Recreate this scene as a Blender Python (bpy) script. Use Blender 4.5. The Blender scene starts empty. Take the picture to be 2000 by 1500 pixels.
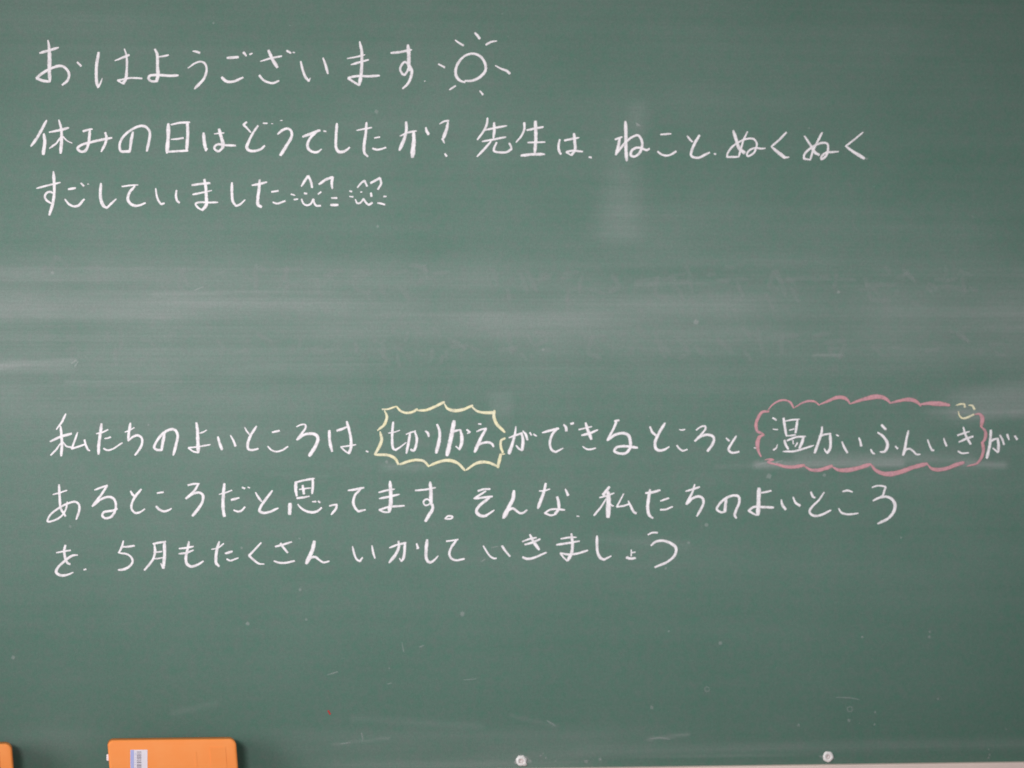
import bpy, bmesh, math, random
import numpy as np
from mathutils import Vector, noise as mnoise

random.seed(7)
rng = np.random.default_rng(11)
scene = bpy.context.scene
COL = scene.collection

# ------------------------------------------------------------------ camera
S = 0.0006                      # metres on the board per photo pixel (2000 px wide)
D = 7000 * S                    # camera distance
TH = math.radians(7.0)          # stands to the left of the board and looks along it to the right
FX, FY = math.sin(TH), math.cos(TH)
cam_d = bpy.data.cameras.new("camera")
cam = bpy.data.objects.new("camera", cam_d)
COL.objects.link(cam)
cam_d.sensor_width = 36.0
cam_d.lens = 36.0 * 7000 / 2000
cam_d.clip_end = 100
CP = Vector((-D * FX, -D * FY, 0.0))
cam.location = CP
cam.rotation_euler = (math.radians(90), 0, -TH)
cam_d.dof.use_dof = True
cam_d.dof.focus_distance = D * 0.93
cam_d.dof.aperture_fstop = 6.3
scene.camera = cam

def ray(u, v, y=0.0):
    """point of the plane y = const that photo pixel (u, v) looks at"""
    r, w = (u - 1000.0), (v - 750.0)
    dx = FX * 7000 + FY * r
    dy = FY * 7000 - FX * r
    dz = -w
    t = (y - CP.y) / dy
    return CP.x + dx * t, CP.z + dz * t

def to_px(x, z):
    """photo pixel of points on the board plane (numpy arrays)"""
    rx, ry, rz = x - CP.x, -CP.y, z - CP.z
    dep = rx * FX + ry * FY
    lat = rx * FY - ry * FX
    return 1000 + 7000 * lat / dep, 750 - 7000 * rz / dep

# ------------------------------------------------------------------ world and lamps
world = bpy.data.worlds.new("World")
scene.world = world
world.use_nodes = True
wb = world.node_tree.nodes["Background"]
wb.inputs[0].default_value = (0.90, 0.95, 1.0, 1)
wb.inputs[1].default_value = 0.18

def area(name, loc, target, sx, sy, power, col):
    l = bpy.data.lights.new(name, 'AREA')
    l.shape = 'RECTANGLE'; l.size = sx; l.size_y = sy
    l.energy = power; l.color = col
    o = bpy.data.objects.new(name, l); COL.objects.link(o)
    o.location = loc
    d = Vector(target) - Vector(loc)
    o.rotation_euler = d.to_track_quat('-Z', 'Y').to_euler()
    return o
area("window_light", (-2.6, -1.75, 0.05), (-0.06, 0, -0.12), 1.5, 1.2, 39, (1.0, 0.97, 0.96))
sp = bpy.data.lights.new("added_fill_spot", 'SPOT')  # added unseen spot behind the camera, brightens the middle of the board
sp.energy = 610; sp.spot_size = math.radians(18); sp.spot_blend = 1.0; sp.shadow_soft_size = 0.35; sp.color = (0.985, 0.99, 1.0)
spo = bpy.data.objects.new("added_fill_spot", sp); COL.objects.link(spo)
spo.location = (-1.3, -4.3, 0.5); spo.scale = (1.75, 1.0, 1.0)
spo.rotation_euler = (Vector((-0.07, 0, 0.0)) - spo.location).to_track_quat('-Z', 'Y').to_euler()
area("ceiling_light", (-0.3, -1.3, 2.9), (-0.2, -0.1, -0.3), 1.8, 0.5, 26, (1.0, 0.96, 0.86))

scene.view_settings.view_transform = 'Standard'
scene.view_settings.look = 'None'
scene.view_settings.exposure = 0.0
scene.view_settings.gamma = 1.0
scene.cycles.transparent_max_bounces = 24

# ------------------------------------------------------------------ materials
def mat(name):
    m = bpy.data.materials.new(name); m.use_nodes = True
    nt = m.node_tree
    return m, nt, nt.nodes["Principled BSDF"]

def N(nt, kind, **kw):
    n = nt.nodes.new(kind)
    for k, v in kw.items(): setattr(n, k, v)
    return n

def math_n(nt, op, a, b=None, c=None, clamp=False):
    n = N(nt, 'ShaderNodeMath', operation=op); n.use_clamp = clamp
    for i, v in enumerate((a, b, c)):
        if v is None: continue
        if isinstance(v, (int, float)): n.inputs[i].default_value = v
        else: nt.links.new(v, n.inputs[i])
    return n.outputs[0]

def noise_n(nt, scale3, detail=3.0, rough=0.55, offs=(0, 0, 0), coord='Object', dist=0.0):
    tc = N(nt, 'ShaderNodeTexCoord'); mp = N(nt, 'ShaderNodeMapping')
    mp.inputs['Scale'].default_value = scale3
    mp.inputs['Location'].default_value = offs
    nt.links.new(tc.outputs[coord], mp.inputs['Vector'])
    n = N(nt, 'ShaderNodeTexNoise')
    n.inputs['Scale'].default_value = 1.0
    n.inputs['Detail'].default_value = detail
    n.inputs['Roughness'].default_value = rough
    n.inputs['Distortion'].default_value = dist
    nt.links.new(mp.outputs[0], n.inputs['Vector'])
    return n

def mix_col(nt, fac, a, b, blend='MIX'):
    n = N(nt, 'ShaderNodeMix', data_type='RGBA', blend_type=blend)
    n.clamp_factor = True
    for idx, v in ((0, fac), (6, a), (7, b)):
        if isinstance(v, (int, float)): n.inputs[idx].default_value = v
        elif isinstance(v, tuple): n.inputs[idx].default_value = (*v, 1)
        else: nt.links.new(v, n.inputs[idx])
    return n.outputs[2]

def board_material():
    m, nt, b = mat("green_chalkboard")
    at = N(nt, 'ShaderNodeAttribute', attribute_name='dust')
    dust = at.outputs['Fac']
    # wiping streaks, long in x
    st1 = noise_n(nt, (1.3, 1, 60), 5, 0.55).outputs[0]
    st2 = noise_n(nt, (3.5, 1, 260), 3, 0.6, (4, 0, 1)).outputs[0]
    cloud = noise_n(nt, (7, 1, 11), 4, 0.55, (1, 0, 5)).outputs[0]
    s = math_n(nt, 'MULTIPLY_ADD', st1, 1.0, 0.2)
    s = math_n(nt, 'MULTIPLY_ADD', st2, 0.5, s)
    s = math_n(nt, 'MULTIPLY', s, math_n(nt, 'MULTIPLY_ADD', cloud, 0.9, 0.5))
    s = math_n(nt, 'MULTIPLY', s, 0.33)
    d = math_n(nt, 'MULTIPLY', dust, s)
    # thin even film of dust everywhere
    film = math_n(nt, 'MULTIPLY_ADD', cloud, 0.10, -0.04)
    film = math_n(nt, 'MULTIPLY_ADD', st1, 0.05, film)
    st3 = noise_n(nt, (0.9, 1, 420), 2, 0.7, (2, 0, 7)).outputs[0]
    s = math_n(nt, 'MULTIPLY', s, math_n(nt, 'MULTIPLY_ADD', st3, 0.6, 0.70))
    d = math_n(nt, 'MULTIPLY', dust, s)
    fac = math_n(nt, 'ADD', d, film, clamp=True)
    grain = noise_n(nt, (95, 1, 95), 5, 0.72, (2, 0, 3)).outputs[0]
    g2 = noise_n(nt, (850, 1, 850), 2, 0.7, (8, 0, 3)).outputs[0]
    g3 = noise_n(nt, (330, 1, 330), 2, 0.7, (3, 0, 9)).outputs[0]
    base = mix_col(nt, math_n(nt, 'MULTIPLY_ADD', grain, 2.2, -0.6, clamp=True), (0.053, 0.158, 0.110), (0.098, 0.148, 0.125))
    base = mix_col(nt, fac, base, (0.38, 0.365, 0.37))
    val = math_n(nt, 'MULTIPLY_ADD', g2, 0.60, 0.70)
    val = math_n(nt, 'MULTIPLY', val, math_n(nt, 'MULTIPLY_ADD', g3, 0.34, 0.83))
    hv = N(nt, 'ShaderNodeHueSaturation')
    nt.links.new(val, hv.inputs['Value']); nt.links.new(base, hv.inputs['Color'])
    nt.links.new(hv.outputs[0], b.inputs['Base Color'])
    b.inputs['Roughness'].default_value = 0.62
    b.inputs['Specular IOR Level'].default_value = 0.35
    bm_ = N(nt, 'ShaderNodeBump'); bm_.inputs['Strength'].default_value = 0.12
    bm_.inputs['Distance'].default_value = 0.0004
    nt.links.new(g2, bm_.inputs['Height']); nt.links.new(bm_.outputs[0], b.inputs['Normal'])
    return m

def chalk_material(name, col, opacity=1.0, col2=None, grit=0.5):
    m, nt, b = mat(name)
    at = N(nt, 'ShaderNodeAttribute', attribute_name='edge')
    n1 = noise_n(nt, (900, 900, 900), 3, 0.65).outputs[0]
    n2 = noise_n(nt, (120, 120, 120), 2, 0.5, (3, 1, 2)).outputs[0]
    e = math_n(nt, 'MULTIPLY_ADD', n1, grit, at.outputs['Fac'])
    e = math_n(nt, 'SUBTRACT', e, grit * 0.5)
    e = math_n(nt, 'MULTIPLY_ADD', n2, 0.16, e)
    n3 = noise_n(nt, (420, 420, 420), 2, 0.6, (7, 2, 5)).outputs[0]
    e = math_n(nt, 'ADD', e, math_n(nt, 'MULTIPLY_ADD', n3, grit * 0.8, -grit * 0.42))
    mr = N(nt, 'ShaderNodeMapRange', interpolation_type='SMOOTHSTEP')
    nt.links.new(e, mr.inputs[0])
    mr.inputs[1].default_value = 0.05; mr.inputs[2].default_value = 0.78
    mr.inputs[3].default_value = 0.0; mr.inputs[4].default_value = opacity
    n4 = noise_n(nt, (150, 150, 150), 4, 0.75, (9, 4, 1)).outputs[0]
    dens = math_n(nt, 'MULTIPLY_ADD', n4, 1.3, 0.28, clamp=True)
    nt.links.new(math_n(nt, 'MULTIPLY', mr.outputs[0], dens), b.inputs['Alpha'])
    c = mix_col(nt, math_n(nt, 'MULTIPLY_ADD', n2, 2.4, -0.7, clamp=True), col, col2 or tuple(x * 0.93 for x in col))
    nt.links.new(c, b.inputs['Base Color'])
    b.inputs['Roughness'].default_value = 0.95
    b.inputs['Specular IOR Level'].default_value = 0.1
    return m

M_BOARD = board_material()
M_WHITE = chalk_material("white_chalk", (0.92, 0.86, 0.885), 0.98, (0.87, 0.80, 0.83), grit=0.7)
M_YELLOW = chalk_material("yellow_chalk", (0.88, 0.79, 0.50), 0.97, (0.78, 0.73, 0.56))
M_PINK = chalk_material("pink_chalk", (0.69, 0.335, 0.36), 0.88, (0.62, 0.33, 0.38))
M_GHOST = chalk_material("rubbed_out_chalk", (0.45, 0.46, 0.46), 0.115, grit=1.6)
M_GREY = chalk_material("faint_chalk", (0.62, 0.62, 0.62), 0.23, grit=1.3)
M_RED = chalk_material("red_chalk", (0.55, 0.06, 0.06), 0.85)

def simple(name, c1, c2, rough=0.5, scale=30, spec=0.5, metal=0.0, bump=0.0):
    m, nt, b = mat(name)
    n = noise_n(nt, (scale,) * 3, 4, 0.6).outputs[0]
    f = math_n(nt, 'MULTIPLY_ADD', n, 2.2, -0.6, clamp=True)
    nt.links.new(mix_col(nt, f, c1, c2), b.inputs['Base Color'])
    b.inputs['Roughness'].default_value = rough
    b.inputs['Specular IOR Level'].default_value = spec
    b.inputs['Metallic'].default_value = metal
    if bump:
        bp = N(nt, 'ShaderNodeBump'); bp.inputs['Distance'].default_value = bump
        n2 = noise_n(nt, (scale * 12,) * 3, 3, 0.6).outputs[0]
        nt.links.new(n2, bp.inputs['Height']); nt.links.new(bp.outputs[0], b.inputs['Normal'])
    return m
M_RAIL = simple("pale_aluminium", (0.84, 0.67, 0.61), (0.78, 0.62, 0.58), 0.5, 12, 0.4)
M_ORANGE = simple("orange_plastic", (1.0, 0.33, 0.085), (1.0, 0.30, 0.065), 0.55, 45, 0.3)
def dusty(m):
    nt = m.node_tree; b = nt.nodes["Principled BSDF"]
    src = b.inputs['Base Color'].links[0].from_socket
    a = noise_n(nt, (38, 38, 22), 4, 0.6, (5, 1, 2)).outputs[0]
    f = noise_n(nt, (700, 700, 700), 2, 0.6, (1, 1, 2)).outputs[0]
    k = math_n(nt, 'MULTIPLY_ADD', a, 2.6, -1.25, clamp=True)
    k = math_n(nt, 'MULTIPLY', k, math_n(nt, 'MULTIPLY_ADD', f, 0.5, 0.15))
    nt.links.new(mix_col(nt, math_n(nt, 'MULTIPLY', k, 0.55), src, (0.95, 0.80, 0.72)), b.inputs['Base Color'])
dusty(M_RAIL)
M_FELT = simple("dark_felt", (0.045, 0.04, 0.045), (0.09, 0.08, 0.085), 1.0, 200, 0.0, 0, 0.0006)
M_STICKER = simple("sticker_paper", (0.88, 0.80, 0.86), (0.82, 0.76, 0.84), 0.6, 200, 0.3)
M_BLUE = simple("sticker_blue", (0.42, 0.46, 0.82), (0.50, 0.52, 0.82), 0.6, 200, 0.3)
M_INK = simple("sticker_ink", (0.20, 0.16, 0.22), (0.3, 0.25, 0.3), 0.6, 200, 0.3)
M_SCREW = simple("chalky_screw", (0.9, 0.87, 0.87), (0.75, 0.70, 0.70), 0.6, 500, 0.4)
M_SLOT = simple("screw_recess", (0.58, 0.46, 0.44), (0.7, 0.6, 0.58), 0.6, 500, 0.4)
M_TRAY = simple("tray_metal", (0.62, 0.56, 0.54), (0.50, 0.47, 0.46), 0.5, 14, 0.4)

# ------------------------------------------------------------------ mesh helpers
def link(name, me, m, parent=None, smooth=False):
    me.materials.append(m)
    if smooth:
        for p in me.polygons: p.use_smooth = True
    o = bpy.data.objects.new(name, me); COL.objects.link(o)
    if parent: o.parent = parent
    return o

def from_bm(name, bm, m, parent=None, smooth=False):
    me = bpy.data.meshes.new(name); bm.normal_update(); bm.to_mesh(me); bm.free()
    return link(name, me, m, parent, smooth)

def box(bm, x0, x1, y0, y1, z0, z1):
    v = [bm.verts.new((x, y, z)) for x in (x0, x1) for y in (y0, y1) for z in (z0, z1)]
    for f in ((0,1,3,2), (4,6,7,5), (0,4,5,1), (2,3,7,6), (0,2,6,4), (1,5,7,3)):
        bm.faces.new([v[i] for i in f])

def bevel(bm, r, seg=3):
    bmesh.ops.recalc_face_normals(bm, faces=bm.faces)
    bmesh.ops.bevel(bm, geom=list(bm.edges), offset=r, segments=seg, affect='EDGES', profile=0.5)

def thing(name, loc, label, cat, group=None):
    o = bpy.data.objects.new(name, None); COL.objects.link(o)
    o.location = loc; o['label'] = label; o['category'] = cat
    if group: o['group'] = group
    return o

# ------------------------------------------------------------------ the chalkboard
BX0, BX1 = -1.55, 1.75
RAILZ = ray(1600, 1494.6, -0.012)[1]          # upper front edge of the bottom rail
BZ0, BZ1 = RAILZ - 0.02, 0.66
board = thing("chalkboard", (0, 0, 0), "green chalkboard covered in white handwritten Japanese with a pink cloud and a yellow burst", "chalkboard")

def G(d, w): return np.exp(-(d / w) ** 2)
def sstep(a, b, x):
    t = np.clip((x - a) / (b - a), 0, 1); return t * t * (3 - 2 * t)
def seg_d(u, v, a, b):
    ax, ay = a; bx, by = b
    L2 = (bx - ax) ** 2 + (by - ay) ** 2
    t = np.clip(((u - ax) * (bx - ax) + (v - ay) * (by - ay)) / L2, 0, 1)
    return np.hypot(u - ax - t * (bx - ax), v - ay - t * (by - ay)), t

def lowfreq(u, v, sx, sy, seed):
    """cheap smooth value noise"""
    r = np.random.default_rng(seed).random((64, 64))
    a, b = (u / sx) % 63, (v / sy) % 63
    i, j = a.astype(int), b.astype(int)
    fa, fb = a - i, b - j
    fa = fa * fa * (3 - 2 * fa); fb = fb * fb * (3 - 2 * fb)
    return (r[i, j] * (1 - fa) + r[i + 1, j] * fa) * (1 - fb) + (r[i, j + 1] * (1 - fa) + r[i + 1, j + 1] * fa) * fb

def dust_field(u, v):
    d = np.zeros_like(u)
    vv = v - 0.012 * (u - 1000)                 # wiping ran a little downhill to the right
    n1 = lowfreq(u + 300, vv, 420, 26, 3); n2 = lowfreq(u, vv, 260, 60, 5); n3 = lowfreq(u + 90, vv, 900, 13, 8)
    left = (1 - 0.35 * sstep(1100, 1900, u)) * (0.72 + 0.28 * sstep(0, 500, u))
    d += 0.52 * G(vv - 622, 46) * (0.65 + 0.5 * n1) * left
    d += 0.36 * G(vv - 560, 52) * (0.4 + 0.9 * n1) * (0.7 + 0.5 * n2)
    d += 0.32 * G(vv - 690, 66) * (0.35 + 0.9 * n1) * left
    d += 0.18 * G(vv - 480, 120) * n2
    d += 0.20 * G(vv - 770, 110) * n2 * (1 - sstep(500, 1500, u))
    d += 0.50 * G(vv - 606, 34) * sstep(1550, 1980, u) * (0.5 + 0.5 * n3)
    d += 0.30 * G(vv - 612, 20) * G(u - 60, 260)
    d += 0.16 * (1 - sstep(40, 620, u)) * G(v - 660, 210)
    d += 0.10 * G(v - 900, 260) * G(u - 120, 420)
    d += 0.16 * (1 - sstep(0, 420, v)) * (0.5 + 0.8 * n2)
    # the tall smear under and over the second line
    cx = 1216 + (330 - v) * 0.07
    w = 36 + 12 * sstep(330, 450, v)
    d += 0.52 * np.exp(-np.abs((u - cx) / w) ** 2.6) * sstep(180, 430, v) * (1 - sstep(455, 482, v)) * (0.75 + 0.4 * n2)
    d += 0.34 * G(u - 1246, 20) * sstep(180, 215, v) * (1 - sstep(235, 300, v))
    # rubbed patches about the yellow burst and pink cloud
    d += 0.40 * np.exp(-np.abs((u - 978) / 24) ** 4) * sstep(762, 772, v) * (1 - sstep(790, 850, v))
    d += 0.50 * G(v - 913, 7) * sstep(735, 760, u) * (1 - sstep(800, 900, u))
    d += 0.80 * np.exp(-((u - 1945) / 95) ** 4) * np.exp(-((v - 785 + 0.10 * (u - 1945)) / 34) ** 4) * (0.6 + 0.6 * n1)
    d += 0.45 * G(v - 805, 9) * sstep(1780, 1830, u)
    dd, t = seg_d(u, v, (1478, 908), (1760, 906)); d += 1.2 * G(dd, 7) * (0.3 + 0.9 * n1)
    dd, t = seg_d(u, v, (1560, 893), (1900, 897)); d += 0.55 * G(dd, 10) * (0.4 + 0.8 * n3)
    dd, t = seg_d(u, v, (1880, 905), (1960, 908)); d += 1.1 * G(dd, 5) * (0.3 + n1)
    dd, t = seg_d(u, v, (1770, 928), (1960, 912)); d += 0.35 * G(dd, 12) * (0.4 + 0.9 * n3)
    dd, t = seg_d(u, v, (1400, 912), (1480, 908)); d += 0.2 * G(dd, 5)
    # eraser track at the left edge and thin wiping lines
    dd, t = seg_d(u, v, (-40, 722), (40, 709)); d += 1.0 * G(dd, 5)
    dd, t = seg_d(u, v, (40, 709), (146, 705)); d += 0.95 * G(dd, 3.5)
    d += 0.30 * np.exp(-((v - 716) / 12) ** 4) * (1 - sstep(130, 158, u))
    dd, t = seg_d(u, v, (128, 747), (520, 742)); d += 0.50 * G(dd, 3.2) * (1 - 0.6 * t)
    dd, t = seg_d(u, v, (480, 714), (760, 712)); d += 0.30 * G(dd, 2.8)
    dd, t = seg_d(u, v, (1590, 694), (1640, 695)); d += 0.45 * G(dd, 2.5)
    dd, t = seg_d(u, v, (1180, 676), (1440, 690)); d += 0.15 * G(dd, 4)
    dd, t = seg_d(u, v, (1240, 556), (1420, 550)); d += 0.45 * G(dd, 3.5) * n1 * 1.6
    dd, t = seg_d(u, v, (300, 575), (560, 566)); d += 0.30 * G(dd, 4) * n1 * 1.6
    # film near the bottom edge
    b = v + 0.0125 * (u - 1000)
    d += 0.60 * G(b - 1492, 14) * (0.5 + 0.8 * n1) * sstep(480, 700, u) * (1 - sstep(980, 1250, u))
    d += 0.55 * G(b - 1466, 11) * sstep(700, 1500, u) * (0.3 + n1)
    d += 0.40 * G(b - 1448, 26) * (0.4 + 0.8 * n1) * sstep(450, 600, u) * (1 - sstep(900, 1500, u))
    d += 0.45 * G(b - 1481, 2.2) * sstep(1150, 1350, u) * (1 - sstep(1450, 1620, u))
    d += 0.25 * G(v - 1450, 30) * G(u - 90, 120)
    dd, t = seg_d(u, v, (650, 1454), (760, 1442)); d += 0.5 * G(dd, 2.5)
    dd, t = seg_d(u, v, (1265, 1444), (1345, 1434)); d += 0.6 * G(dd, 3) * n1 * 2
    dd, t = seg_d(u, v, (690, 1404), (940, 1418)); d += 0.22 * G(dd, 7) * n1 * 2
    dd, t = seg_d(u, v, (340, 1392), (420, 1374)); d += 0.30 * G(dd, 6)
    dd, t = seg_d(u, v, (1000, 1398), (1085, 1418)); d += 0.30 * G(dd, 4)
    # marks near the last lines
    dd, t = seg_d(u, v, (1160, 1050), (1340, 1066)); d += 0.22 * G(dd, 10)
    dd, t = seg_d(u, v, (520, 926), (640, 930)); d += 0.2 * G(dd, 4)
    d += 0.10 * G(v - 1090, 60) * n2
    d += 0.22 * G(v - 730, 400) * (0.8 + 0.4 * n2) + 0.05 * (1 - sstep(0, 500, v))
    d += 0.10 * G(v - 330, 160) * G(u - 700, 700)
    return np.clip(d, 0, 1.3)

def make_surface():
    nx, nz = 1100, 400
    xs = np.linspace(BX0, BX1, nx); zs = np.linspace(BZ0, BZ1, nz)
    X, Z = np.meshgrid(xs, zs)
    co = np.zeros((nx * nz, 3)); co[:, 0] = X.ravel(); co[:, 2] = Z.ravel()
    i = np.arange(nx * nz).reshape(nz, nx)
    f = np.stack([i[:-1, :-1], i[:-1, 1:], i[1:, 1:], i[1:, :-1]], -1).reshape(-1, 4)
    me = bpy.data.meshes.new("writing_surface")
    me.vertices.add(len(co)); me.vertices.foreach_set("co", co.ravel())
    me.loops.add(f.size); me.loops.foreach_set("vertex_index", f.ravel().astype(np.int32))
    me.polygons.add(len(f)); me.polygons.foreach_set("loop_start", np.arange(0, f.size, 4, dtype=np.int32))
    me.update(calc_edges=True)
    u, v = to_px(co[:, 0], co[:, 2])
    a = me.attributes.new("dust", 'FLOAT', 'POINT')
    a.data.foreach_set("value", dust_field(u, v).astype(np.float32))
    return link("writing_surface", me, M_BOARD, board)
surf = make_surface()

bm = bmesh.new(); box(bm, BX0, BX1, 0.003, 0.022, BZ0, BZ1)
from_bm("backing_panel", bm, M_TRAY, board)
bm = bmesh.new(); box(bm, BX0 - 0.02, BX1 + 0.02, -0.012, 0.024, RAILZ - 0.032, RAILZ); bevel(bm, 0.0012, 2)
from_bm("bottom_rail", bm, M_RAIL, board)
bm = bmesh.new(); box(bm, BX0 - 0.02, BX1 + 0.02, -0.012, 0.024, BZ1, BZ1 + 0.028); bevel(bm, 0.0012, 2)
from_bm("top_rail", bm, M_RAIL, board)
for xa, xb in ((BX0 - 0.022, BX0), (BX1, BX1 + 0.022)):
    bm = bmesh.new(); box(bm, xa, xb, -0.0125, 0.0245, RAILZ + 0.0005, BZ1 - 0.0005); bevel(bm, 0.0012, 2)
    from_bm("side_rail", bm, M_RAIL, board)
TRAYZ = RAILZ - 0.034
bm = bmesh.new()
box(bm, BX0, BX1, -0.088, -0.0125, TRAYZ - 0.004, TRAYZ)
box(bm, BX0, BX1, -0.092, -0.0882, TRAYZ - 0.004, TRAYZ + 0.008)
from_bm("chalk_tray", bm, M_TRAY, board)

# ------------------------------------------------------------------ chalk strokes
def catmull(pts):
    """centripetal Catmull-Rom through the points; last column is the width"""
    P = [np.array(p, float) for p in pts]
    if len(P) == 2:
        n = 6
        return [P[0] + (P[1] - P[0]) * k / n for k in range(n + 1)]
    P = [2 * P[0] - P[1]] + P + [2 * P[-1] - P[-2]]
    out = []
    for i in range(1, len(P) - 2):
        p0, p1, p2, p3 = P[i - 1:i + 3]
        t0 = 0; t1 = t0 + max(np.linalg.norm((p1 - p0)[:2]), 1e-3) ** .5
        t2 = t1 + max(np.linalg.norm((p2 - p1)[:2]), 1e-3) ** .5
        t3 = t2 + max(np.linalg.norm((p3 - p2)[:2]), 1e-3) ** .5
        n = max(4, int(np.linalg.norm((p2 - p1)[:2]) / 2.2))
        for k in range(n):
            t = t1 + (t2 - t1) * k / n
            a1 = (t1 - t) / (t1 - t0) * p0 + (t - t0) / (t1 - t0) * p1
            a2 = (t2 - t) / (t2 - t1) * p1 + (t - t1) / (t2 - t1) * p2
            a3 = (t3 - t) / (t3 - t2) * p2 + (t - t2) / (t3 - t2) * p3
            b1 = (t2 - t) / (t2 - t0) * a1 + (t - t0) / (t2 - t0) * a2
            b2 = (t3 - t) / (t3 - t1) * a2 + (t - t1) / (t3 - t1) * a3
            out.append((t2 - t) / (t2 - t1) * b1 + (t - t1) / (t2 - t1) * b2)
    out.append(P[-2])
    return out

def add_ribbon(V, F, E, pts, layer, wmul=1.0):
    """pts: (u, v, w) in photo pixels; adds a slightly domed chalk ridge on the board"""
    c = catmull(pts)
    c = np.array(c)
    keep = [0]
    for k in range(1, len(c)):
        if np.hypot(*(c[k, :2] - c[keep[-1], :2])) > 0.7 or k == len(c) - 1: keep.append(k)
    c = c[keep]
    if len(c) < 2: return
    w0, w1 = c[0, 2] * 0.34, c[-1, 2] * 0.34
    t0 = c[0] - c[1]; t1 = c[-1] - c[-2]
    def ext(p, t, d):
        n = np.hypot(t[0], t[1]) or 1
        return np.array([p[0] + t[0] / n * d, p[1] + t[1] / n * d, p[2]])
    c = np.vstack([[ext(c[0], t0, w0), ext(c[0], t0, w0 * 0.5)], c, [ext(c[-1], t1, w1 * 0.5), ext(c[-1], t1, w1)]])
    # a hand never draws perfectly: small wobble
    ph = random.random() * 100
    s = np.concatenate([[0], np.cumsum(np.hypot(*(np.diff(c[:, :2], axis=0).T)))])
    tan = np.gradient(c[:, :2], axis=0)
    tan /= np.maximum(np.hypot(tan[:, 0], tan[:, 1]), 1e-6)[:, None]
    nor = np.stack([-tan[:, 1], tan[:, 0]], 1)
    base = len(V); L = s[-1]
    prof = (-1, -0.6, -0.22, 0.22, 0.6, 1)
    for k in range(len(c)):
        wob = mnoise.noise(Vector((s[k] * 0.11, ph, 0)))
        wid = c[k, 2] * 0.5 * 1.32 * wmul * (1 + 0.16 * wob)
        endf = min(1.0, min(s[k], L - s[k]) / max(1.0, c[k, 2] * 0.34))
        for q in prof:
            u = c[k, 0] + nor[k, 0] * q * wid; v = c[k, 1] + nor[k, 1] * q * wid
            x, z = ray(u, v)
            h = 0.00010 + layer * 0.00004 + 0.00012 * (1 - q * q) + 0.00003 * s[k] / max(L, 1)
            V.append((x, -h, z)); E.append((1 - abs(q)) * endf * 1.55)
    np_ = len(prof)
    for k in range(len(c) - 1):
        for j in range(np_ - 1):
            a = base + k * np_ + j
            F.append((a, a + 1, a + np_ + 1, a + np_))

def parse_stroke(txt, ox, oy, sc):
    head, body = txt.split(':')
    ws = [float(x) / sc for x in head.strip().split('>')]
    segs = [[tuple(float(q) for q in p.split(',')) for p in part.split()] for part in body.split('/')]
    for i in range(1, len(segs)): segs[i].insert(0, segs[i - 1][-1])
    tot = sum(len(s_) - 1 for s_ in segs) or 1
    out = []; k = 0
    for gi, s_ in enumerate(segs):
        pts = []
        for i, (x, y) in enumerate(s_):
            f = (k + i) / tot * (len(ws) - 1) if len(ws) > 1 else 0
            j = min(int(f), len(ws) - 2) if len(ws) > 1 else 0
            w = ws[j] + (ws[j + 1] - ws[j]) * (f - j) if len(ws) > 1 else ws[0]
            pts.append((ox + x / sc, oy + y / sc, w))
        k += len(s_) - 1
        # the chalk lands and lifts: free ends are drawn thinner over their last millimetres
        def thin(p, q, f):
            L = math.hypot(q[0] - p[0], q[1] - p[1])
            if L < 14: return [(p[0], p[1], p[2] * (f + 0.12))]
            t = 7.0 / L
            return [(p[0], p[1], p[2] * f), (p[0] + (q[0] - p[0]) * t, p[1] + (q[1] - p[1]) * t, p[2] + (q[2] - p[2]) * t)]
        if gi == 0: pts = thin(pts[0], pts[1], random.uniform(0.55, 0.85)) + pts[1:]
        if gi == len(segs) - 1: pts = pts[:-1] + thin(pts[-1], pts[-2], random.uniform(0.5, 0.85))[::-1]
        out.append(pts)
    return out

LAYER = [0]
def chalk_object(name, ribbons, m, parent=board, label=None, wmul=1.0):
    V, F, E = [], [], []
    for i, r in enumerate(ribbons): add_ribbon(V, F, E, r, i % 12, wmul)
    me = bpy.data.meshes.new(name); me.from_pydata(V, [], F); me.update()
    a = me.attributes.new("edge", 'FLOAT', 'POINT'); a.data.foreach_set("value", np.array(E, np.float32))
    o = link(name, me, m, parent, True)
    if label: o['label'] = label
    return o

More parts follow.
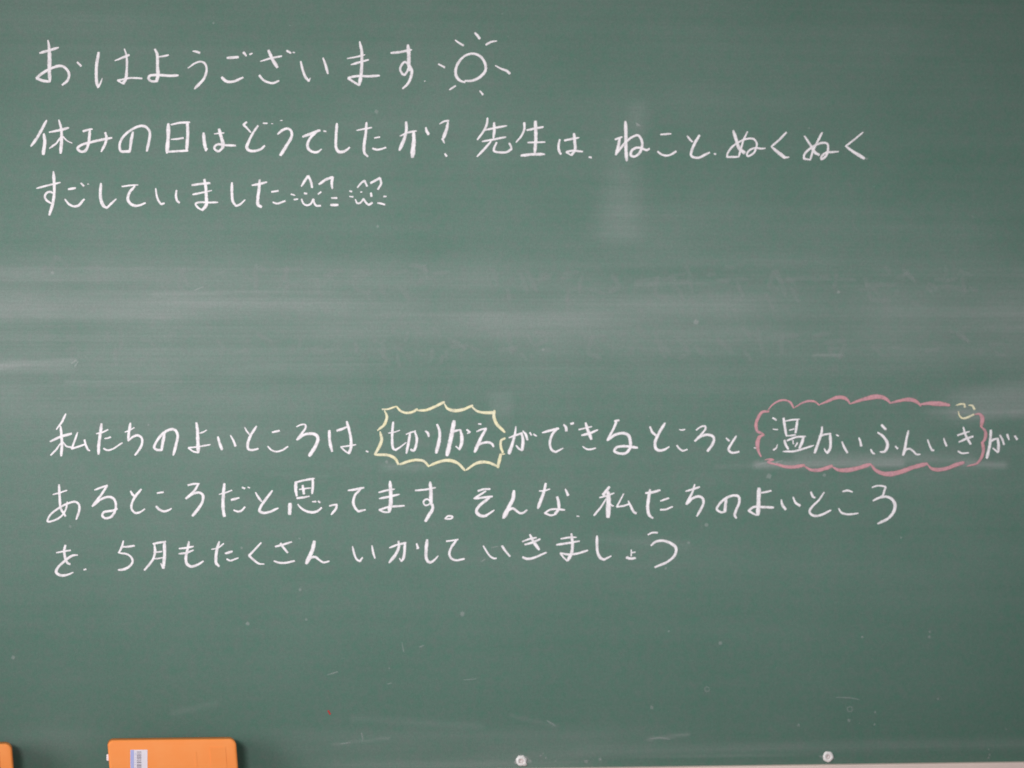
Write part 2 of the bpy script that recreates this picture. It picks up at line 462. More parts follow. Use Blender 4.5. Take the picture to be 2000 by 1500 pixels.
# one row per character: kind | strokes, in magnified pixels of the frame given by @x y magnification
WRITING = """
@50 60 5
c|24:138,218 230,192 322,164;14>34>30:218,92 228,150 234,250 232,400 238,498;26>24:238,498 165,488 108,464 / 150,425 210,388 290,352 345,344 395,370 425,425 410,485 358,530;24>28:505,308 542,345
c|28:714,212 694,330 690,440 698,520 710,555;24>8:712,550 732,510 750,462;10>26:870,294 930,270 1012,236;14>32:965,178 985,240 988,380 978,470 952,515;18:952,518 898,486 / 940,478 1000,464 1070,462 1136,466
c|22>36:1262,180 1285,230 1288,350 1292,440 1278,495;24:1278,495 1225,492 1200,465 1215,440 1280,432 1400,440 1490,436;16>22:1300,256 1350,248 1396,238
c|14>26:1632,200 1665,204 1700,216;14>26:1585,366 1650,320 1710,302 1750,320 1768,380 1740,470 1650,568
@420 60 5
c|26:118,266 170,262 228,258;30>20:66,456 100,488 140,500 200,490 275,456;26>22:278,212 305,246;18:338,232 366,222
c|14>20:440,300 540,270 650,248;28>34:522,192 560,280 608,358;22>20:432,436 470,480 530,508 575,510 625,488;22:700,196 740,218;16:760,212 778,214
c|20>26:836,300 858,390 885,455 915,490;20>10:915,492 930,462;20>24:1054,266 1078,330 1102,420
c|12>18:1288,272 1380,256 1465,234;20>18:1328,332 1410,308 1500,284;22>34:1412,106 1432,200 1432,350 1422,460 1408,530;22:1408,534 1350,498 1300,464 / 1340,450 1420,442 1500,446 1605,438
c|22:1718,218 1810,208 1920,186;34:1884,140 1892,220 1892,320 1900,390;20:1890,330 1855,305 1825,330 1808,375 1825,415 1848,432 1880,390 1898,340;28>22:1900,340 1922,390 1910,460 1880,520 1832,566
@700 50 5
dot|12:645,542 655,542
sun|22>28>20>24>26>22:1040,554 990,535 955,490 952,420 985,350 1050,290 1130,275 1200,310 1240,380 1240,440 1190,500 1110,538 1042,540;14>22:945,142 985,170 1025,194;22>26:1138,72 1165,100 1184,128;22>16:1246,188 1295,160 1352,150;16>20:782,376 842,408;12>28:1336,390 1400,425 1440,438 1478,468;16>20:888,628 950,588;18>22:1186,638 1216,674
@50 220 5
c|26:205,76 160,160 110,250 52,328;26>32:178,205 188,280 172,408;18>26:230,192 330,172 422,148;18>32:324,70 345,140 352,240 342,398;14>20:350,230 300,300 232,350;14>10:368,235 405,275 455,298
c|20:560,182 610,168 652,160;26>22:628,165 622,240 615,300 585,370 545,382 506,350 545,316 640,288 740,265 842,246;24:778,196 790,245 775,310 738,382
c|26>22>26:1048,190 1030,280 1018,378 / 930,374 920,310 950,240 1030,170 1120,130 1175,140 1212,190 1205,280 1184,376
c|32:1394,108 1392,240 1380,395;16>22:1418,118 1500,100 1602,94;28:1580,90 1584,200 1572,378;14>20:1420,262 1475,258 1540,248;20:1390,382 1490,376 1585,372
@400 220 5
c|28>30:-12,198 -6,280 10,372;26>20:8,372 24,350;14:92,208 140,202 188,198;28>34:140,160 158,230 178,310 172,350;20:175,345 130,378 92,345 120,312 200,318 300,322
c|24>16:408,92 378,118 / 410,150 448,192;18>30>18:520,126 470,200 425,290 410,340 430,368 490,374 550,355 585,322;16:570,104 610,104;8:650,108 668,108
c|10:735,78 758,76;20>30:712,210 760,170 810,156 840,175 850,225 800,320 738,418
c|24:955,236 1050,200 1125,172;22>28>18:1095,185 1040,235 1005,300 1010,350 1050,382 1100,385 1140,356;12:1100,168 1120,172;14:1160,180 1184,184
c|24>28>18:1290,105 1282,230 1284,350 1310,382 1350,382 1385,365 1414,340
c|14>16:1480,174 1560,158 1630,146;22>28>20:1580,96 1572,200 1555,330 1560,395 1592,428;14>20:1656,248 1708,238;20>16:1640,350 1680,362 1725,355 1768,340
@750 220 5
c|24>32:215,90 220,160 200,250 150,368;14>20:155,230 230,195 318,178;30>44:290,190 292,280 285,340 278,435;18>30:410,145 415,175 435,212
c|12>22:542,112 590,84 632,80;24>36:626,90 612,160 580,250;30>14:570,255 590,298;18>30:595,402 612,425
c|20:1010,52 1005,110 970,185 912,265;18:985,170 1090,148 1200,128;26:1075,98 1078,170 1068,250;18:958,282 1070,262 1190,238;20:1045,280 985,350 908,430;20:1100,292 1078,340 1075,375 1130,388 1200,385 1245,355 / 1238,325 1222,300
c|26>14:1370,98 1370,160 1340,230 1290,290;20:1395,172 1470,156 1555,140;30:1478,85 1482,180 1482,280 1472,395;16:1402,292 1490,290 1572,288;24:1338,420 1440,408 1570,406
c|22:1716,262 1704,330 1712,380 1728,405;20:1762,272 1830,258 1905,244;26:1856,204 1862,280 1866,360 1830,415;18:1830,418 1780,386 / 1830,372 1940,380
@1100 220 5
dot|18:252,434 275,438
c|30:608,86 612,200 612,340 620,470;20:508,262 540,250 575,238;26:552,250 540,320 515,412;20>24>20:512,412 600,300 680,235 730,222 762,260 770,330 740,400 690,430 660,415 670,370 710,345 760,345 815,366 842,352
c|18:950,214 1000,210 1054,206;18>20:922,380 965,410 1010,420 1055,408 1102,378
c|16>24:1210,226 1240,265 1262,285;26>20:1330,222 1290,290 1255,370 1250,420 1290,440 1340,435 1390,408 1430,390
dot|14:1472,402 1492,406
@1380 220 5
c|28>32:260,175 285,250 320,350 370,392;16>20:400,185 360,270 340,340 315,430;18:315,432 200,434 / 205,400 250,335 330,280 400,255 460,258 490,300 485,340 460,395 400,425 395,400 430,360 480,345 530,352 575,348
c|20>18:780,192 710,265 632,332;22>34:632,332 700,390 765,440;30>10:765,440 808,434
c|16>30:955,228 1010,310 1060,390 1100,412;20:1130,192 1080,290 1040,370 1012,462;20:1012,460 950,450 / 955,410 1000,360 1080,310 1140,295 1180,305 1185,370 1165,425 1120,455 1125,425 1170,390 1220,386 1288,380
c|14>18:1530,190 1440,265 1356,330;18>32:1356,325 1430,380 1540,448
@50 320 5
c|18:105,240 210,212 340,182;26:272,75 278,180 280,280 265,390 232,500;20:275,290 235,272 200,290 188,325 210,360 255,388
c|22:418,248 488,236;18>24:384,346 420,390 470,415 520,405 572,346;18>24:540,188 568,216;10:604,198 618,198
c|24>30>28:736,190 730,280 738,360 765,415 795,430;26>16:795,430 840,385 886,342
c|16:938,222 1010,212 1100,206;22>28>18:1070,215 1020,270 998,340 1015,380 1060,408 1110,405 1170,382
c|16>22:1270,240 1280,310 1300,365 1325,395 / 1355,385;20>22:1474,258 1468,310 1480,360 1502,380
c|22:1625,208 1710,196 1800,188;20>14:1632,300 1720,282 1822,260;24>34:1746,152 1758,220 1764,320 1764,400 1725,452;18:1725,452 1680,425 1660,390 1700,376 1780,378 1880,376
@400 320 5
c|24>26:265,184 265,280 275,370 305,412;24>16:305,412 345,395 395,350
c|20>22:458,210 530,198 606,178;26>30:536,156 530,240 518,340 520,400 552,420;20:652,274 718,264;16>18:665,375 705,388 740,380 785,362
cat|22:942,220 980,160 1010,118 / 1035,170 1048,232;24:1116,200 1180,155 1248,130 / 1240,190 1245,242;18:972,288 996,292;20>14:1135,275 1105,298;18:842,296 880,308;18:872,350 908,344;16>20:944,345 965,390 1000,405 1035,390 1060,345 / 1070,385 1090,408 1130,410;18>22:1238,334 1290,334;24:1230,402 1300,402
cat|18>20:1490,232 1530,185 1560,165 / 1585,218;22:1620,188 1670,160 1710,140 / 1722,190 1690,250;18:1415,265 1435,272;16:1412,318 1448,324;16:1520,276 1536,276;24:1622,285 1628,318;16>20:1470,348 1490,385 1520,380 1550,342 / 1575,380 1600,400 1635,380;16:1748,320 1772,318;18:1688,382 1720,388 1758,398
@80 780 5
c|24>14:242,142 205,220 150,295;20>26:90,412 190,365 298,335;22>28:192,262 200,350 205,440 198,552;14>20:190,430 150,490 95,546;14>20:215,415 250,458 290,466;18>20:358,322 335,390 300,482 / 370,460 440,436;20:425,395 440,450 462,495 478,500
c|26>28:592,238 580,330 565,440 562,538;16:542,335 600,322 655,296;16:622,382 650,380 680,368;18>14:612,480 650,496 700,485 795,424
c|26>24:874,232 860,320 850,405;12>14:820,320 860,305 912,276;20>24:852,405 900,365 950,352 985,380 985,440 960,490 918,545
c|28:1208,335 1190,420 1178,495;22>26:1178,495 1130,492 1105,470 1130,410 1190,335 1260,295 1310,300 1335,350 1320,440 1292,546
c|24>34:1518,230 1528,300 1532,400 1538,520;14:1548,332 1585,320 1618,300;18>14:1538,518 1490,510 1440,474 / 1540,462 1655,442
c|24>28:1728,366 1745,430 1768,488;14>24:1850,350 1878,400 1900,456
@440 780 5
c|14>18:190,274 210,310 235,342;22>26>16:305,262 255,340 220,430 225,485 265,495 322,482
c|20:458,322 528,306;14>18:415,458 450,495 500,510 560,495 612,460
c|12>22:695,268 740,248 780,248 785,275 750,330 698,395;22>34:698,395 770,345 840,335 890,350 905,385 880,460 820,552
c|28:1016,305 1018,390 1030,460 1044,508;26>20:1090,306 1140,290 1195,265;24>28:1186,215 1210,300 1228,400 1225,480 1205,528;14:1205,528 1165,500 1128,464 / 1200,455 1278,442
dot|18:1375,504 1395,514
@720 780 5
c|24>22:240,222 232,300 230,400 240,480 262,495;20>10:262,495 310,465 368,420;12:192,330 245,322 305,302;14>20:365,342 410,325 458,308;24>26:405,330 390,420 368,528;22>26:450,315 470,380 462,450 440,500 410,490
c|20>26:556,310 578,330 588,362;24>32:668,244 690,300 692,380 660,525
c|38:835,210 815,320 790,440 765,548;20:815,320 860,305 895,298;26>32:895,300 910,360 905,440 885,490;16:885,490 852,458;20:958,296 990,322;16:965,332 985,325
c|16:1072,240 1098,242;14>20:1055,315 1100,295 1150,285;24>32:1145,290 1100,370 1035,515;22:1060,455 1110,428 1170,420 1205,435 1220,462
burst|16:132,98 190,95 270,68;20>24:275,72 310,112 370,132 430,122 475,95;20>26>24:475,110 560,105 650,70 738,25;14>30>22:738,40 770,90 840,110 920,100 1015,60;16>30:1010,75 1060,115 1130,130 1235,130;30>26:1230,110 1222,160 1250,240 1330,322;20>24:1332,380 1295,400 1290,460 1310,520;16:1290,540 1330,532;30:1290,535 1275,600 1262,665;22>28>20:1262,655 1180,620 1110,612 1040,630 950,692;22>30>22:940,695 880,630 810,600 740,598 660,620 590,650;24:588,655 540,605 470,592 390,605 305,635;22>26>22:290,635 260,580 190,545 60,540;22>30>20:60,538 105,460 128,390 112,315;16>30>16:85,305 150,250 178,170 155,110
c|16>34:1438,265 1430,330 1405,430 1370,530;14>24:1370,375 1440,350 1500,330;26>30:1495,335 1508,400 1500,495;22>14:1498,498 1465,480 1440,450;16>30:1505,308 1535,345 1550,395;20:1575,325 1590,350;16:1610,340 1640,358
@1050 780 5
c|18>24:45,326 120,305 205,284;24>22>14:190,290 145,340 120,420 135,490 175,515 / 205,500 250,476;20>30:255,246 275,270 282,308;22:325,240 350,232
c|14:400,296 470,280 528,266;24>18:428,352 510,332 588,298;26>32:468,230 490,300 525,390;14>18:440,460 480,486 520,488 568,476
c|26>20:752,212 795,204;24>20:775,205 740,290 680,400;24>28>22>24:680,400 750,350 830,330 885,350 905,410 900,480 860,525 800,528 750,505 770,470 850,458 975,472
c|24>20:1098,268 1120,320 1155,352;24>28>16:1245,230 1190,320 1148,420 1155,480 1190,500 1240,490 1285,462
c|12>14:1382,294 1410,300 1440,294;20>18:1360,450 1385,482 1420,502 1462,488
c|14>20:1548,300 1600,265 1635,262 1640,285 1600,340 1535,408;20>26:1535,408 1590,365 1660,345 1715,365 1722,400 1700,450 1660,505
c|14>20:1840,378 1872,406;22>18:1940,358 1895,430 1865,490 1890,518 1930,520 1968,510
@1400 760 6.66667
dot|20:485,762 505,768
c|24:728,375 775,402;16>20:728,522 795,528;10>24:790,715 775,765 738,792;34>30:870,380 885,490 905,605;20:895,415 980,400 1078,392;30:1050,395 1040,470 1025,570;20:945,535 1005,518;20:905,608 970,604 1025,595;24:915,670 1030,625 1155,615;30>36:880,665 900,730 930,780;34:1130,620 1110,690 1075,770;24:990,670 995,715;24:1050,700 1020,748;20>26>20:860,812 1000,810 1130,775 1265,732
c|24>36:1370,490 1365,560 1320,700 1275,830;24:1335,615 1410,590 1485,580;32:1475,585 1480,680 1475,770 1440,832;26>14:1440,835 1410,800 1398,770;22:1555,595 1585,608
c|20>34:1630,685 1660,760 1700,828;26>30:1850,635 1868,680 1880,740
cloud|24>50>20:615,595 560,620 530,700 540,800 575,880;26>42>26:678,290 590,300 530,390 510,470 530,550 615,590;16>26>24:670,270 730,200 820,150 900,145 960,175 1000,245;14>26>20:1015,240 1100,185 1200,155 1280,165 1335,210;20>50>20:1340,200 1450,155 1560,110 1640,110 1700,140 1735,195;22>60>28:1740,190 1850,150 1960,120 2060,100 2150,105 2220,140 2260,185;20>55>24:2265,180 2380,150 2480,135 2560,145 2620,180 2655,220;20>60>40:2640,200 2750,185 2850,188 2950,195 3030,210;10>50>40:3350,330 3420,325 3455,370 3450,440 3440,490;24>40>30:3440,490 3490,540 3500,600 3485,660 3450,700;40>35>16:3455,690 3470,780 3450,880 3380,970 3255,1005;20>50>44:2740,975 2790,1030 2880,1050 3000,1030 3100,990 3215,955;24>60>46:2000,970 2060,1050 2150,1095 2260,1105 2400,1075 2550,1020 2740,970;20>55>45:1500,1010 1580,1050 1700,1055 1830,1030 2000,978;20>45>45:1135,1000 1220,1050 1320,1055 1420,1030 1500,1000;30>40>45:770,975 870,1005 980,1015 1060,1005 1140,990;16>26:625,920 700,912 740,920;26>20>26:735,920 660,950 740,972 800,990
@1700 760 6.66667
c|40:145,468 200,525;20>42>18:95,565 160,610 220,700 215,770 180,815 125,818;24>26:5,785 25,825 55,845;22>34:325,745 355,775
c|26>36:495,540 470,650 450,770 425,860;26>22:435,850 460,790 510,778 560,810 600,850 650,848
c|20>26:745,660 770,730 800,795 / 825,798;20>28:955,640 970,690 992,740
c|24>34:1210,495 1230,570 1260,640 1305,715;24:1135,602 1210,575 1290,552;24>30:1150,690 1240,650 1335,615;20>22:1140,808 1190,835 1280,828
ycurl|18>26:1115,212 1170,195 1225,195 / 1230,235;16>30:1280,210 1325,215 1355,262;16>26:1145,290 1160,345 1200,380 1260,370 1345,330
c|30>36:1568,535 1565,620 1550,750 1515,900;26:1550,700 1600,660 1660,640;34:1655,640 1668,720 1665,820;26>18:1660,825 1620,790 1590,765;26:1685,600 1715,650 1740,722;26:1780,590 1790,620 1805,660;30:1880,610 1910,655
@80 920 5
c|14:115,230 185,212 255,188;22>24:176,132 182,250 195,370 240,440;16>22:258,300 245,370 200,440 120,485 65,492 90,430 170,365 260,318 335,300 372,330 370,400 345,472
c|18:522,186 590,160 650,140;22:645,145 590,230 500,345;22:500,345 580,280 660,252 710,270 732,330 720,400 680,450 630,460 600,440 610,405 660,392 710,385 745,368
c|22:875,196 900,235 925,248;24>18:980,178 930,235 890,310 885,370 920,408 960,405 1015,370
c|18:1135,216 1195,206;24>18:1125,346 1160,378 1200,394 1240,385 1275,366
c|18:1435,138 1490,126 1548,124;20:1535,130 1500,190 1415,270;20>28:1415,268 1480,225 1545,210 1580,235 1580,290 1550,350 1480,438
@420 920 5
c|26>32:92,124 84,200 78,300 80,380 92,440;14:40,228 100,212 165,188;22:158,282 235,262;18:182,382 225,396 260,385 292,350;20:265,160 290,170;16:320,158 338,164
c|18>22:395,210 425,260 455,298;22>26>20:560,190 500,270 445,350 435,390 470,408 530,400 618,362
c|18>20:780,112 870,90 972,72;30>28:790,115 788,180 798,245;26>22:955,80 955,150 948,222;26:855,140 862,180 868,222;14:822,180 880,172 935,165;20:800,265 860,258 920,246;34>36:732,318 730,370 728,422;16>24>18:808,325 850,370 910,398 970,402 1010,385 1040,358;16:950,300 985,298;20:1008,294 1026,308
c|14>24:1116,342 1150,332 1190,328 / 1180,370 1135,425
c|20:1298,190 1370,180 1455,162;18>26>18:1425,175 1370,230 1350,300 1365,355 1400,395 / 1470,378
c|18:1598,210 1670,190 1755,176;20:1602,270 1700,250 1800,228;30>38:1708,98 1715,200 1716,310 1700,400;18:1700,402 1650,400 1605,380 / 1690,352 1850,338
@800 920 5
c|18:55,190 150,182 255,162;28>36:200,106 208,200 208,290 215,330;16:205,300 175,275 145,285 135,310 155,335 190,325 205,300;26>34:222,325 225,370 190,430 155,490
period|16:345,465 375,440 420,445 410,462 375,468 345,465
c|18:668,195 725,178 785,176;20:745,195 690,230 628,270;20:628,270 710,260 810,248;24>30>16:780,262 690,330 652,390 680,430 730,440 770,420 825,382
c|30>40:1020,192 1010,270 965,360 915,460;26>18:925,440 970,380 1010,365 1045,390 1080,412 1115,405 1145,380
c|24>32:1330,120 1310,210 1280,290 1252,365;16:1265,195 1320,192 1370,175;18>28:1520,175 1548,236;26>28:1442,252 1455,310 1455,370 1420,420;18:1420,425 1380,432 1320,412 / 1370,378 1440,372 1515,380
dot|16:1632,440 1655,442
@1120 920 5
c|24>34:350,155 320,195 290,232;16:255,260 330,240 398,215;36>48:340,200 342,300 338,450;14>20:320,270 270,350 200,434;12:360,320 380,340 395,340;14>18:490,222 460,280 422,350 / 490,340 550,320;20>24:535,292 560,345 590,400 612,412
c|26>30>24:748,180 735,260 725,350 740,430 775,460;22:705,216 780,206 845,186;18:850,292 930,265;18:850,378 900,376 968,348
c|16>22:1184,130 1165,200 1100,325;16>22:1095,198 1165,178 1232,155;22>24:1105,325 1160,268 1220,248 1260,265 1270,310 1245,370 1205,442
c|24>30:1492,260 1485,330 1478,395;20>26:1478,400 1440,402 1400,375 1420,330 1490,265 1570,238 1612,248 1620,300 1590,380 1575,430 1590,460
c|36:1812,168 1808,260 1805,350 1800,430;18:1835,212 1880,205 1930,192;18>24:1790,432 1755,415 1710,388 / 1760,352 1850,352 1955,356
@1400 920 5
c|20>26:630,280 640,330 672,375;16>24:745,255 770,310 812,338
c|24>18:918,205 940,250 962,262;16>24>18:1048,208 1000,280 930,350 905,395 930,430 980,438 1040,420 1115,382
c|18:1230,200 1275,190 1325,204;18:1190,365 1215,405 1270,422 1330,420 1382,412
c|14>20:1515,160 1560,145 1610,145 1650,155 / 1635,195 1620,240 1525,290;18>30>22:1600,262 1650,250 1710,275 1740,330 1725,400 1670,465 1570,515
@80 1030 5
c|16:148,248 220,235 288,224;26>20:238,175 228,230 240,310 262,350 285,360;18>26>20:358,270 310,275 230,330 160,400 150,440 190,468 250,465 315,440
dot|18:418,415 440,408
c|20:805,132 790,190 760,250;20:800,190 850,188 912,180;16>26:760,250 830,258 880,290 895,335 860,385 800,412 755,415
c|22:1108,165 1115,240 1095,310 1060,360 1010,418;20:1095,162 1150,150 1218,140;30:1205,145 1208,250 1200,350 1195,400;22>8:1190,395 1170,350;14:1100,242 1150,240 1180,235;14:1095,305 1140,305 1190,295
c|22>28>18:1445,140 1430,220 1415,300 1425,355 1465,382 1530,365 1585,330;18:1348,208 1420,200 1490,186;18:1345,258 1420,250 1490,222
c|26>28:1742,138 1720,210 1708,300 1712,350 1740,380;14:1665,215 1730,200 1785,158;22:1800,255 1868,235;16:1815,310 1850,325 1930,298
@420 1020 5
c|18>22>16:450,200 390,265 332,326 / 380,370 430,405 480,408
c|20>18:588,238 660,220 748,192;20>28:640,205 670,250 708,296;18>20:575,378 630,396 700,395 775,378
c|32>38:970,185 955,260 925,330 890,405;22>18:905,385 940,345 980,340 1020,370 1060,392 1115,380
c|18>20:1342,236 1360,310 1385,365 1415,380 / 1440,345;18>22:1532,228 1545,300 1562,352
c|18>20:1702,250 1780,220 1865,200;20>28:1792,185 1795,240 1760,320 1700,395;24:1855,205 1850,290 1840,350 1820,382;20>10:1820,382 1800,350;16>28:1968,208 1982,255
@780 1020 5
c|30>26>14:272,170 262,260 262,345 280,385 310,390 350,360 380,328
c|16:458,186 520,178 575,168;22>20:560,172 510,240 488,310 510,355 560,372 635,358
c|16>18:820,232 855,290 890,335 920,352 948,352;20:1002,230 1035,280 1080,332
@1000 1020 5
c|22>30:175,120 210,190 265,268;18:102,190 165,165 238,150;20:125,218 200,198 275,164;24>18:105,342 150,358 220,345 335,295
c|16:475,162 550,150 632,146;22>16:435,220 540,205 660,184;24>30:580,112 590,200 582,300 545,375;16>20:540,380 500,340 472,302 / 560,315 640,305 740,275
c|24>26:830,132 830,230 838,300 865,350 900,365;22>16:900,365 930,350 968,330
c|16:1165,268 1165,330;14:1165,298 1205,292;24:1118,345 1160,355 1205,350;14:1130,335 1155,362
c|14>20:1328,122 1370,102 1420,102;18>28>20:1358,228 1400,192 1470,180 1550,205 1600,250 1590,320 1520,385 1395,440
"""
KIND = {'c': ("chalk_character", M_WHITE, None), 'dot': ("chalk_dot", M_WHITE, None),
        'period': ("chalk_full_stop", M_WHITE, None),
        'sun': ("sun_drawing", M_WHITE, "small white chalk sun, a ring with eight short rays"),
        'cat': ("cat_face_drawing", M_WHITE, None),
        'burst': ("burst_outline", M_YELLOW, "pale yellow spiky burst drawn round four characters"),
        'cloud': ("cloud_outline", M_PINK, "pink scalloped cloud drawn round seven characters"),
        'ycurl': ("yellow_chalk_character", M_YELLOW, "small yellow character above the right end of the cloud")}
cat_labels = iter(["larger smiling chalk cat face with whiskers", "smaller smiling chalk cat face at the end of the line"])
ox = oy = 0; sc = 5
for row in WRITING.strip().splitlines():
    if row[0] == '@':
        ox, oy, sc = (float(q) for q in row[1:].split()); continue
    k, body = row.split('|')
    ribs = []
    for st in body.split(';'): ribs += parse_stroke(st, ox, oy, sc)
    nm, m, lab = KIND[k]
    if k == 'cat': lab = next(cat_labels)
    chalk_object(nm, ribs, m, label=lab)

# rubbed-out writing still faintly there, in photo pixels
GHOST = """
9:110,500 96,532;9:110,500 132,520;7:95,548 125,545;8:165,525 200,520;8:190,520 192,555;9:255,527 300,522;8:252,560 285,565
9:340,530 375,526;8:360,520 350,560 372,575;8:500,515 500,570;9:500,520 525,530;9:540,530 590,524;8:560,520 560,565;8:620,545 622,575
9:690,540 720,536;8:690,560 720,575;8:780,560 800,585;9:820,545 845,542
9:1018,535 1030,575;8:1030,530 1048,570;9:1052,548 1075,540;8:1100,535 1130,531;9:1195,538 1210,560 1190,572
9:1255,548 1320,545;8:1285,540 1280,575 1310,582;9:1310,548 1345,552;8:1345,540 1352,572;9:1400,548 1460,545;9:1440,552 1450,580 1435,590
9:1500,560 1515,530 1528,560 1535,580;9:1530,548 1580,543 1600,548;8:1545,560 1560,590;9:1640,545 1672,548;8:1690,540 1700,585;9:1690,556 1735,556;9:1700,586 1740,588
9:1825,545 1852,548;9:1815,570 1845,560 1890,568;8:1780,590 1800,600
9:610,690 650,685;8:880,678 915,675;9:920,680 935,684;9:975,684 1010,680;9:990,640 1000,690;8:1040,650 1060,648
9:1055,685 1075,684;8:1140,660 1180,655;9:1160,650 1150,690 1175,700;9:1280,650 1300,700;8:1320,655 1345,690 1325,700;9:1400,660 1432,690
8:1480,640 1490,690;9:1500,660 1560,655;9:1530,650 1525,690;8:1590,655 1620,652;9:1610,670 1650,668 1640,700
"""
ribs = []
for row in GHOST.strip().splitlines():
    for st in row.split(';'): ribs += parse_stroke(st, 0, 0, 1)
for k in range(110):          # more unreadable remains
    u = random.uniform(40, 1950); v = random.choice([545, 665]) + random.uniform(-26, 30)
    a = random.uniform(-0.5, 1.9); L = random.uniform(12, 34)
    ribs.append([(u, v, 7), (u + math.cos(a) * L * .5 + random.uniform(-4, 4), v + math.sin(a) * L * .5, 8), (u + math.cos(a) * L, v + math.sin(a) * L, 5)])
g = chalk_object("rubbed_out_writing", ribs, M_GHOST, wmul=1.0); g['kind'] = 'stuff'

# specks, ticks and rings of chalk, in photo pixels: (u, v, size)
SPECK = [(735,218,7),(738,442,5),(1638,570,6),(1360,629,9),(1380,1025,7),(903,1199,8),(484,1218,7),(598,1210,5),(26,1284,7),(137,1028,5),
    (1306,1233,4),(1407,1256,7),(1684,1244,5),(1816,1234,4),(1815,1244,5),(1273,1382,6),(1658,1407,6),(1709,1391,4),(1708,1415,4),(1560,1416,5),
    (1056,1476,3.5),(1066,1480,4),(1085,1486,3),(1145,1487,7),(1172,1483,6),(1931,1464,3.5),(1933,1474,4),(1931,1480,3.5),(1965,1424,3),
    (1060,1472,3),(1832,1365,4),(586,1152,5),(585,1052,4),(472,1070,5),(1760,1050,4),(290,830,4),(417,45,4),(1693,310,4),(1580,250,3),
    (103,533,6),(1245,244,6),(1502,930,9),(1610,928,6),(755,902,5),(1300,1110,4),(1061,683,5),(1345,1060,5),(760,1305,3)]
ribs = [[(u - s_ * .25, v - s_ * .1, s_), (u + s_ * .25, v + s_ * .12, s_ * .9)] for u, v, s_ in SPECK]
for cx, cy, r in ((1381, 1346, 4.5), (1660, 1385, 5)):
    ribs.append([(cx + r * math.cos(a), cy + r * math.sin(a), 1.7) for a in np.linspace(0, 5.9, 9)])
for st in ("3:706,1431 709,1446;2:785,1255 789,1275;3:820,1264 828,1260;2.5:665,1453 685,1450;3:757,1336 765,1334;2.5:1268,1443 1290,1441 1310,1444;"
           "4:140,710 150,703;3:146,716 153,706;1.8:1632,1362 1660,1363 1678,1366;3:1242,240 1250,246;3:380,567 398,560;2.5:940,1097 948,1092;2.5:960,1070 972,1067;3:1068,1407 1084,1417;"
           "3:1480,907 1500,904 1520,903;3:1515,903 1528,900;2.5:640,1318 660,1312;1.6:905,1328 930,1326").split(';'):
    ribs += parse_stroke(st, 0, 0, 1)
for k in range(260):
    u = random.uniform(0, 2000); v = random.uniform(0, 1490); s_ = random.uniform(0.8, 1.7)
    ribs.append([(u, v, s_), (u + random.uniform(-1, 2.5), v + random.uniform(-.6, 1.5), s_)])
g = chalk_object("chalk_dust", ribs, M_GREY); g['kind'] = 'stuff'
chalk_object("red_chalk_speck", parse_stroke("3>4:641,1388 645,1395", 0, 0, 1), M_RED)

# ------------------------------------------------------------------ screws in the bottom strip of the board
def screw(u, v, rough):
    x, z = ray(u, v)
    R = 0.0062
    bm = bmesh.new()
    rings = [(R * 1.05, 0.0001), (R, 0.0010), (R * 0.8, 0.0019), (R * 0.55, 0.0021), (R * 0.46, 0.0014), (R * 0.40, 0.0006)]
    n = 28; vs = []
    for r, h in rings:
        row = []
        for k in range(n):
            a = 2 * math.pi * k / n
            jit = 1 + rough * mnoise.noise(Vector((math.cos(a) * 2 + u, math.sin(a) * 2, r * 900)))
            row.append(bm.verts.new((x + r * jit * math.cos(a), -h, z + r * jit * math.sin(a))))
        vs.append(row)
    for i in range(len(rings) - 1):
        for k in range(n):
            bm.faces.new((vs[i][k], vs[i][(k + 1) % n], vs[i + 1][(k + 1) % n], vs[i + 1][k]))
    bmesh.ops.recalc_face_normals(bm, faces=bm.faces)
    cup = from_bm("screw", bm, M_SCREW, board, True)
    bm = bmesh.new()
    c = bm.verts.new((x, -0.0007, z))
    row = [bm.verts.new((x + R * 0.44 * math.cos(2 * math.pi * k / n), -0.0009, z + R * 0.44 * math.sin(2 * math.pi * k / n))) for k in range(n)]
    for k in range(n): bm.faces.new((c, row[k], row[(k + 1) % n]))
    from_bm("screw_recess", bm, M_SLOT, cup)
    bm = bmesh.new()
    bmesh.ops.create_icosphere(bm, subdivisions=2, radius=R * 0.2)
    for v_ in bm.verts:
        v_.co = Vector((x + v_.co.x + R * 0.06, v_.co.y * 0.6 - 0.0011, z + v_.co.z - R * 0.05))
    from_bm("screw_head", bm, M_SCREW, cup, True)
    return cup
screw(1018, 1486.5, 0.45)
screw(1617.5, 1478, 0.10)
halo = []
for st in ("9>12>4:1006,1490 1018,1480 1030,1485 1038,1487;5>2:1008,1486 1004,1491;3>6:1600,1477 1607,1478;6>2:1626,1481 1631,1482;5>3:1020,1479 1030,1479;8>10:1009,1483 1012,1491").split(';'): halo += parse_stroke(st, 0, 0, 1)
g = chalk_object("screw_chalk_residue", halo, M_GREY); g['kind'] = 'stuff'

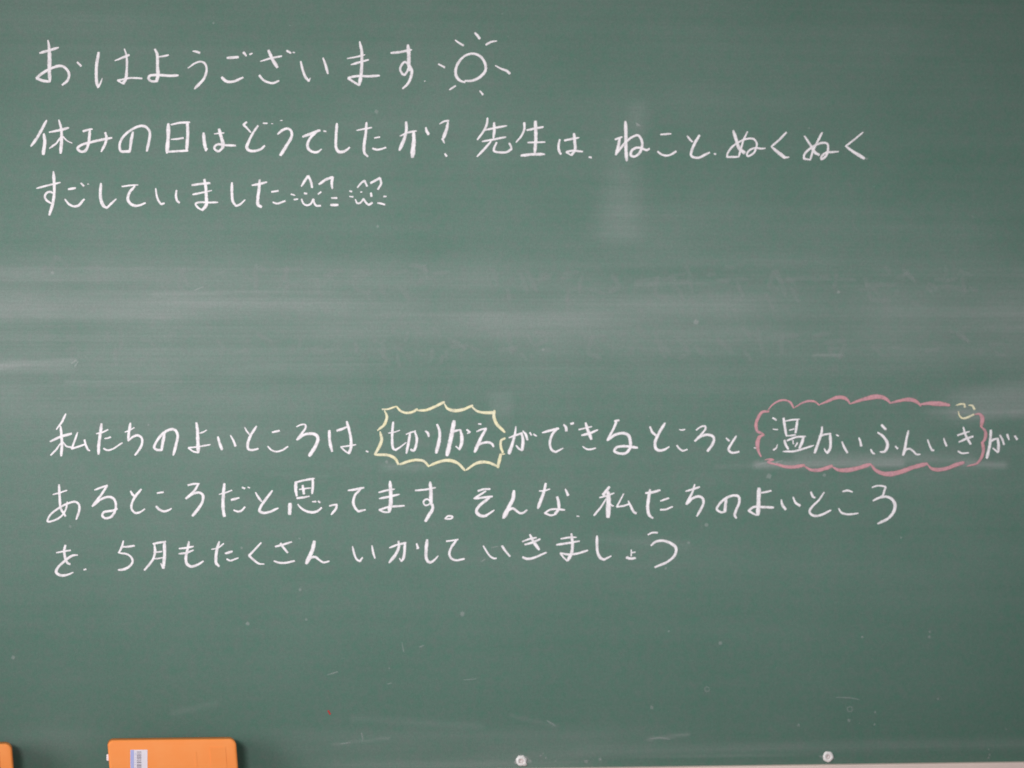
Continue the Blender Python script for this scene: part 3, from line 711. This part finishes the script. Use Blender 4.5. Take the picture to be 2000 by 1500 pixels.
# ------------------------------------------------------------------ board erasers standing in the tray
def rounded_prism(w, h, y_front, y_back, r, shear=0.0, bev=0.0025, topcut=0.0):
    """rounded rectangle w x h (origin at bottom centre) extruded from y_front to y_back, front edge rounded"""
    def ring(inset, y):
        pts = []
        hw, rr = w / 2 - inset, max(r - inset, 0.0008)
        z0, z1 = inset, h - inset
        for cx, cz, a0 in ((hw - rr, z1 - rr, 0), (-hw + rr, z1 - rr, 90), (-hw + rr, z0 + rr, 180), (hw - rr, z0 + rr, 270)):
            for k in range(9):
                a = math.radians(a0 + 90 * k / 8)
                px, pz = cx + rr * math.cos(a), cz + rr * math.sin(a)
                pts.append((px + shear * (h - pz), y, pz))
        return pts
    bm = bmesh.new()
    rings = [[bm.verts.new(p) for p in ring(bev * (1 - math.sin(t)), y_front + bev * (1 - math.cos(t)))] for t in [math.radians(q) for q in (0, 22, 45, 68, 90)]]
    rings.append([bm.verts.new(p) for p in ring(0, y_back)])
    for a, b in zip(rings[:-1], rings[1:]):
        n = len(a)
        for k in range(n): bm.faces.new((a[k], a[(k + 1) % n], b[(k + 1) % n], b[k]))
    bm.faces.new(rings[0]); bm.faces.new(list(reversed(rings[-1])))
    bmesh.ops.recalc_face_normals(bm, faces=bm.faces)
    return bm

YF = -0.060                        # front faces of the erasers
def eraser(ul, ur, vtop, label, sticker):
    xl, zt = ray(ul, vtop, YF); xr, _ = ray(ur, vtop, YF)
    w = xr - xl; zb = TRAYZ + 0.0003; h = zt - zb
    t = thing("board_eraser", ((xl + xr) / 2, 0, zb), label, "eraser", "orange board erasers in the tray")
    SH = 0.075
    from_bm("plastic_shell", rounded_prism(w, h, YF, YF + 0.026, 0.0075, SH), M_ORANGE, t, True)
    from_bm("felt_pad", rounded_prism(w - 0.004, h - 0.003, YF + 0.0262, -0.0135, 0.004, SH, 0.001), M_FELT, t)
    def lx(u, v): # photo pixel to local x, z on the front face
        x, z = ray(u, v, YF)
        return x - t.location.x, z - zb
    yf = YF
    # raised hand strap panel, its edge a thin line on the face
    o_ = ul - 209
    x0, z1 = lx(409 + o_, vtop + 13); x1, _ = lx(440 + o_, vtop + 13)
    bm = bmesh.new(); box(bm, x0, x1, yf - 0.0004, yf - 0.00005, 0.004, z1); bevel(bm, 0.00017, 2)
    for v_ in bm.verts: v_.co.x += SH * (z1 - v_.co.z)
    from_bm("raised_panel", bm, M_ORANGE, t)
    for uu in (379,):
        x0, z1 = lx(uu + o_, vtop + 22); 
        bm = bmesh.new(); box(bm, x0, x0 + 0.0026, yf - 0.00022, yf - 0.00003, 0.004, z1); bevel(bm, 0.00009, 2)
        for v_ in bm.verts: v_.co.x += SH * (z1 - v_.co.z)
        from_bm("ridge", bm, M_ORANGE, t)
    if sticker:
        def sheet(name, u0, u1, v0, v1, dy, m, parent):
            xa, za = lx(u0, v0); xb, zc = lx(u1, v1)
            bm = bmesh.new(); box(bm, xa, xb, yf - dy - 0.0001, yf - dy + 0.00004, zc, za)
            return from_bm(name, bm, m, parent)
        s_ = sheet("barcode_sticker", 254.5, 288, 1464.5, 1519, 0.00012, M_STICKER, t)
        sheet("blue_band", 254.7, 261.5, 1464.8, 1518.5, 0.00030, M_BLUE, s_)
        v = 1468.0; k = 0
        while v < 1517:
            hh = (1.1, 0.8, 1.7, 1.0, 2.0)[k % 5]
            sheet("barcode_bar", 267.2, 276.0, v, v + hh, 0.00030, M_INK, s_)
            if k % 3: sheet("printed_mark", 263, 265.6, v, v + 0.9, 0.00030, M_BLUE, s_)
            v += hh + (1.6, 2.2, 1.4)[k % 3]; k += 1
        # worn white end tab at the left edge
        xa, za = lx(208, 1474); xb, zc = lx(214, 1487)
        bm = bmesh.new(); box(bm, xa, xb, yf + 0.004, yf + 0.010, zc, za); bevel(bm, 0.0012, 2)
        from_bm("side_tab", bm, M_STICKER, t)
    return t
eraser(209.5, 461, 1446.3, "orange plastic board eraser with a white barcode sticker, standing in the tray", True)
eraser(-232, 22.5, 1456.0, "plain orange board eraser cut off at the left edge, without a sticker in view", False)
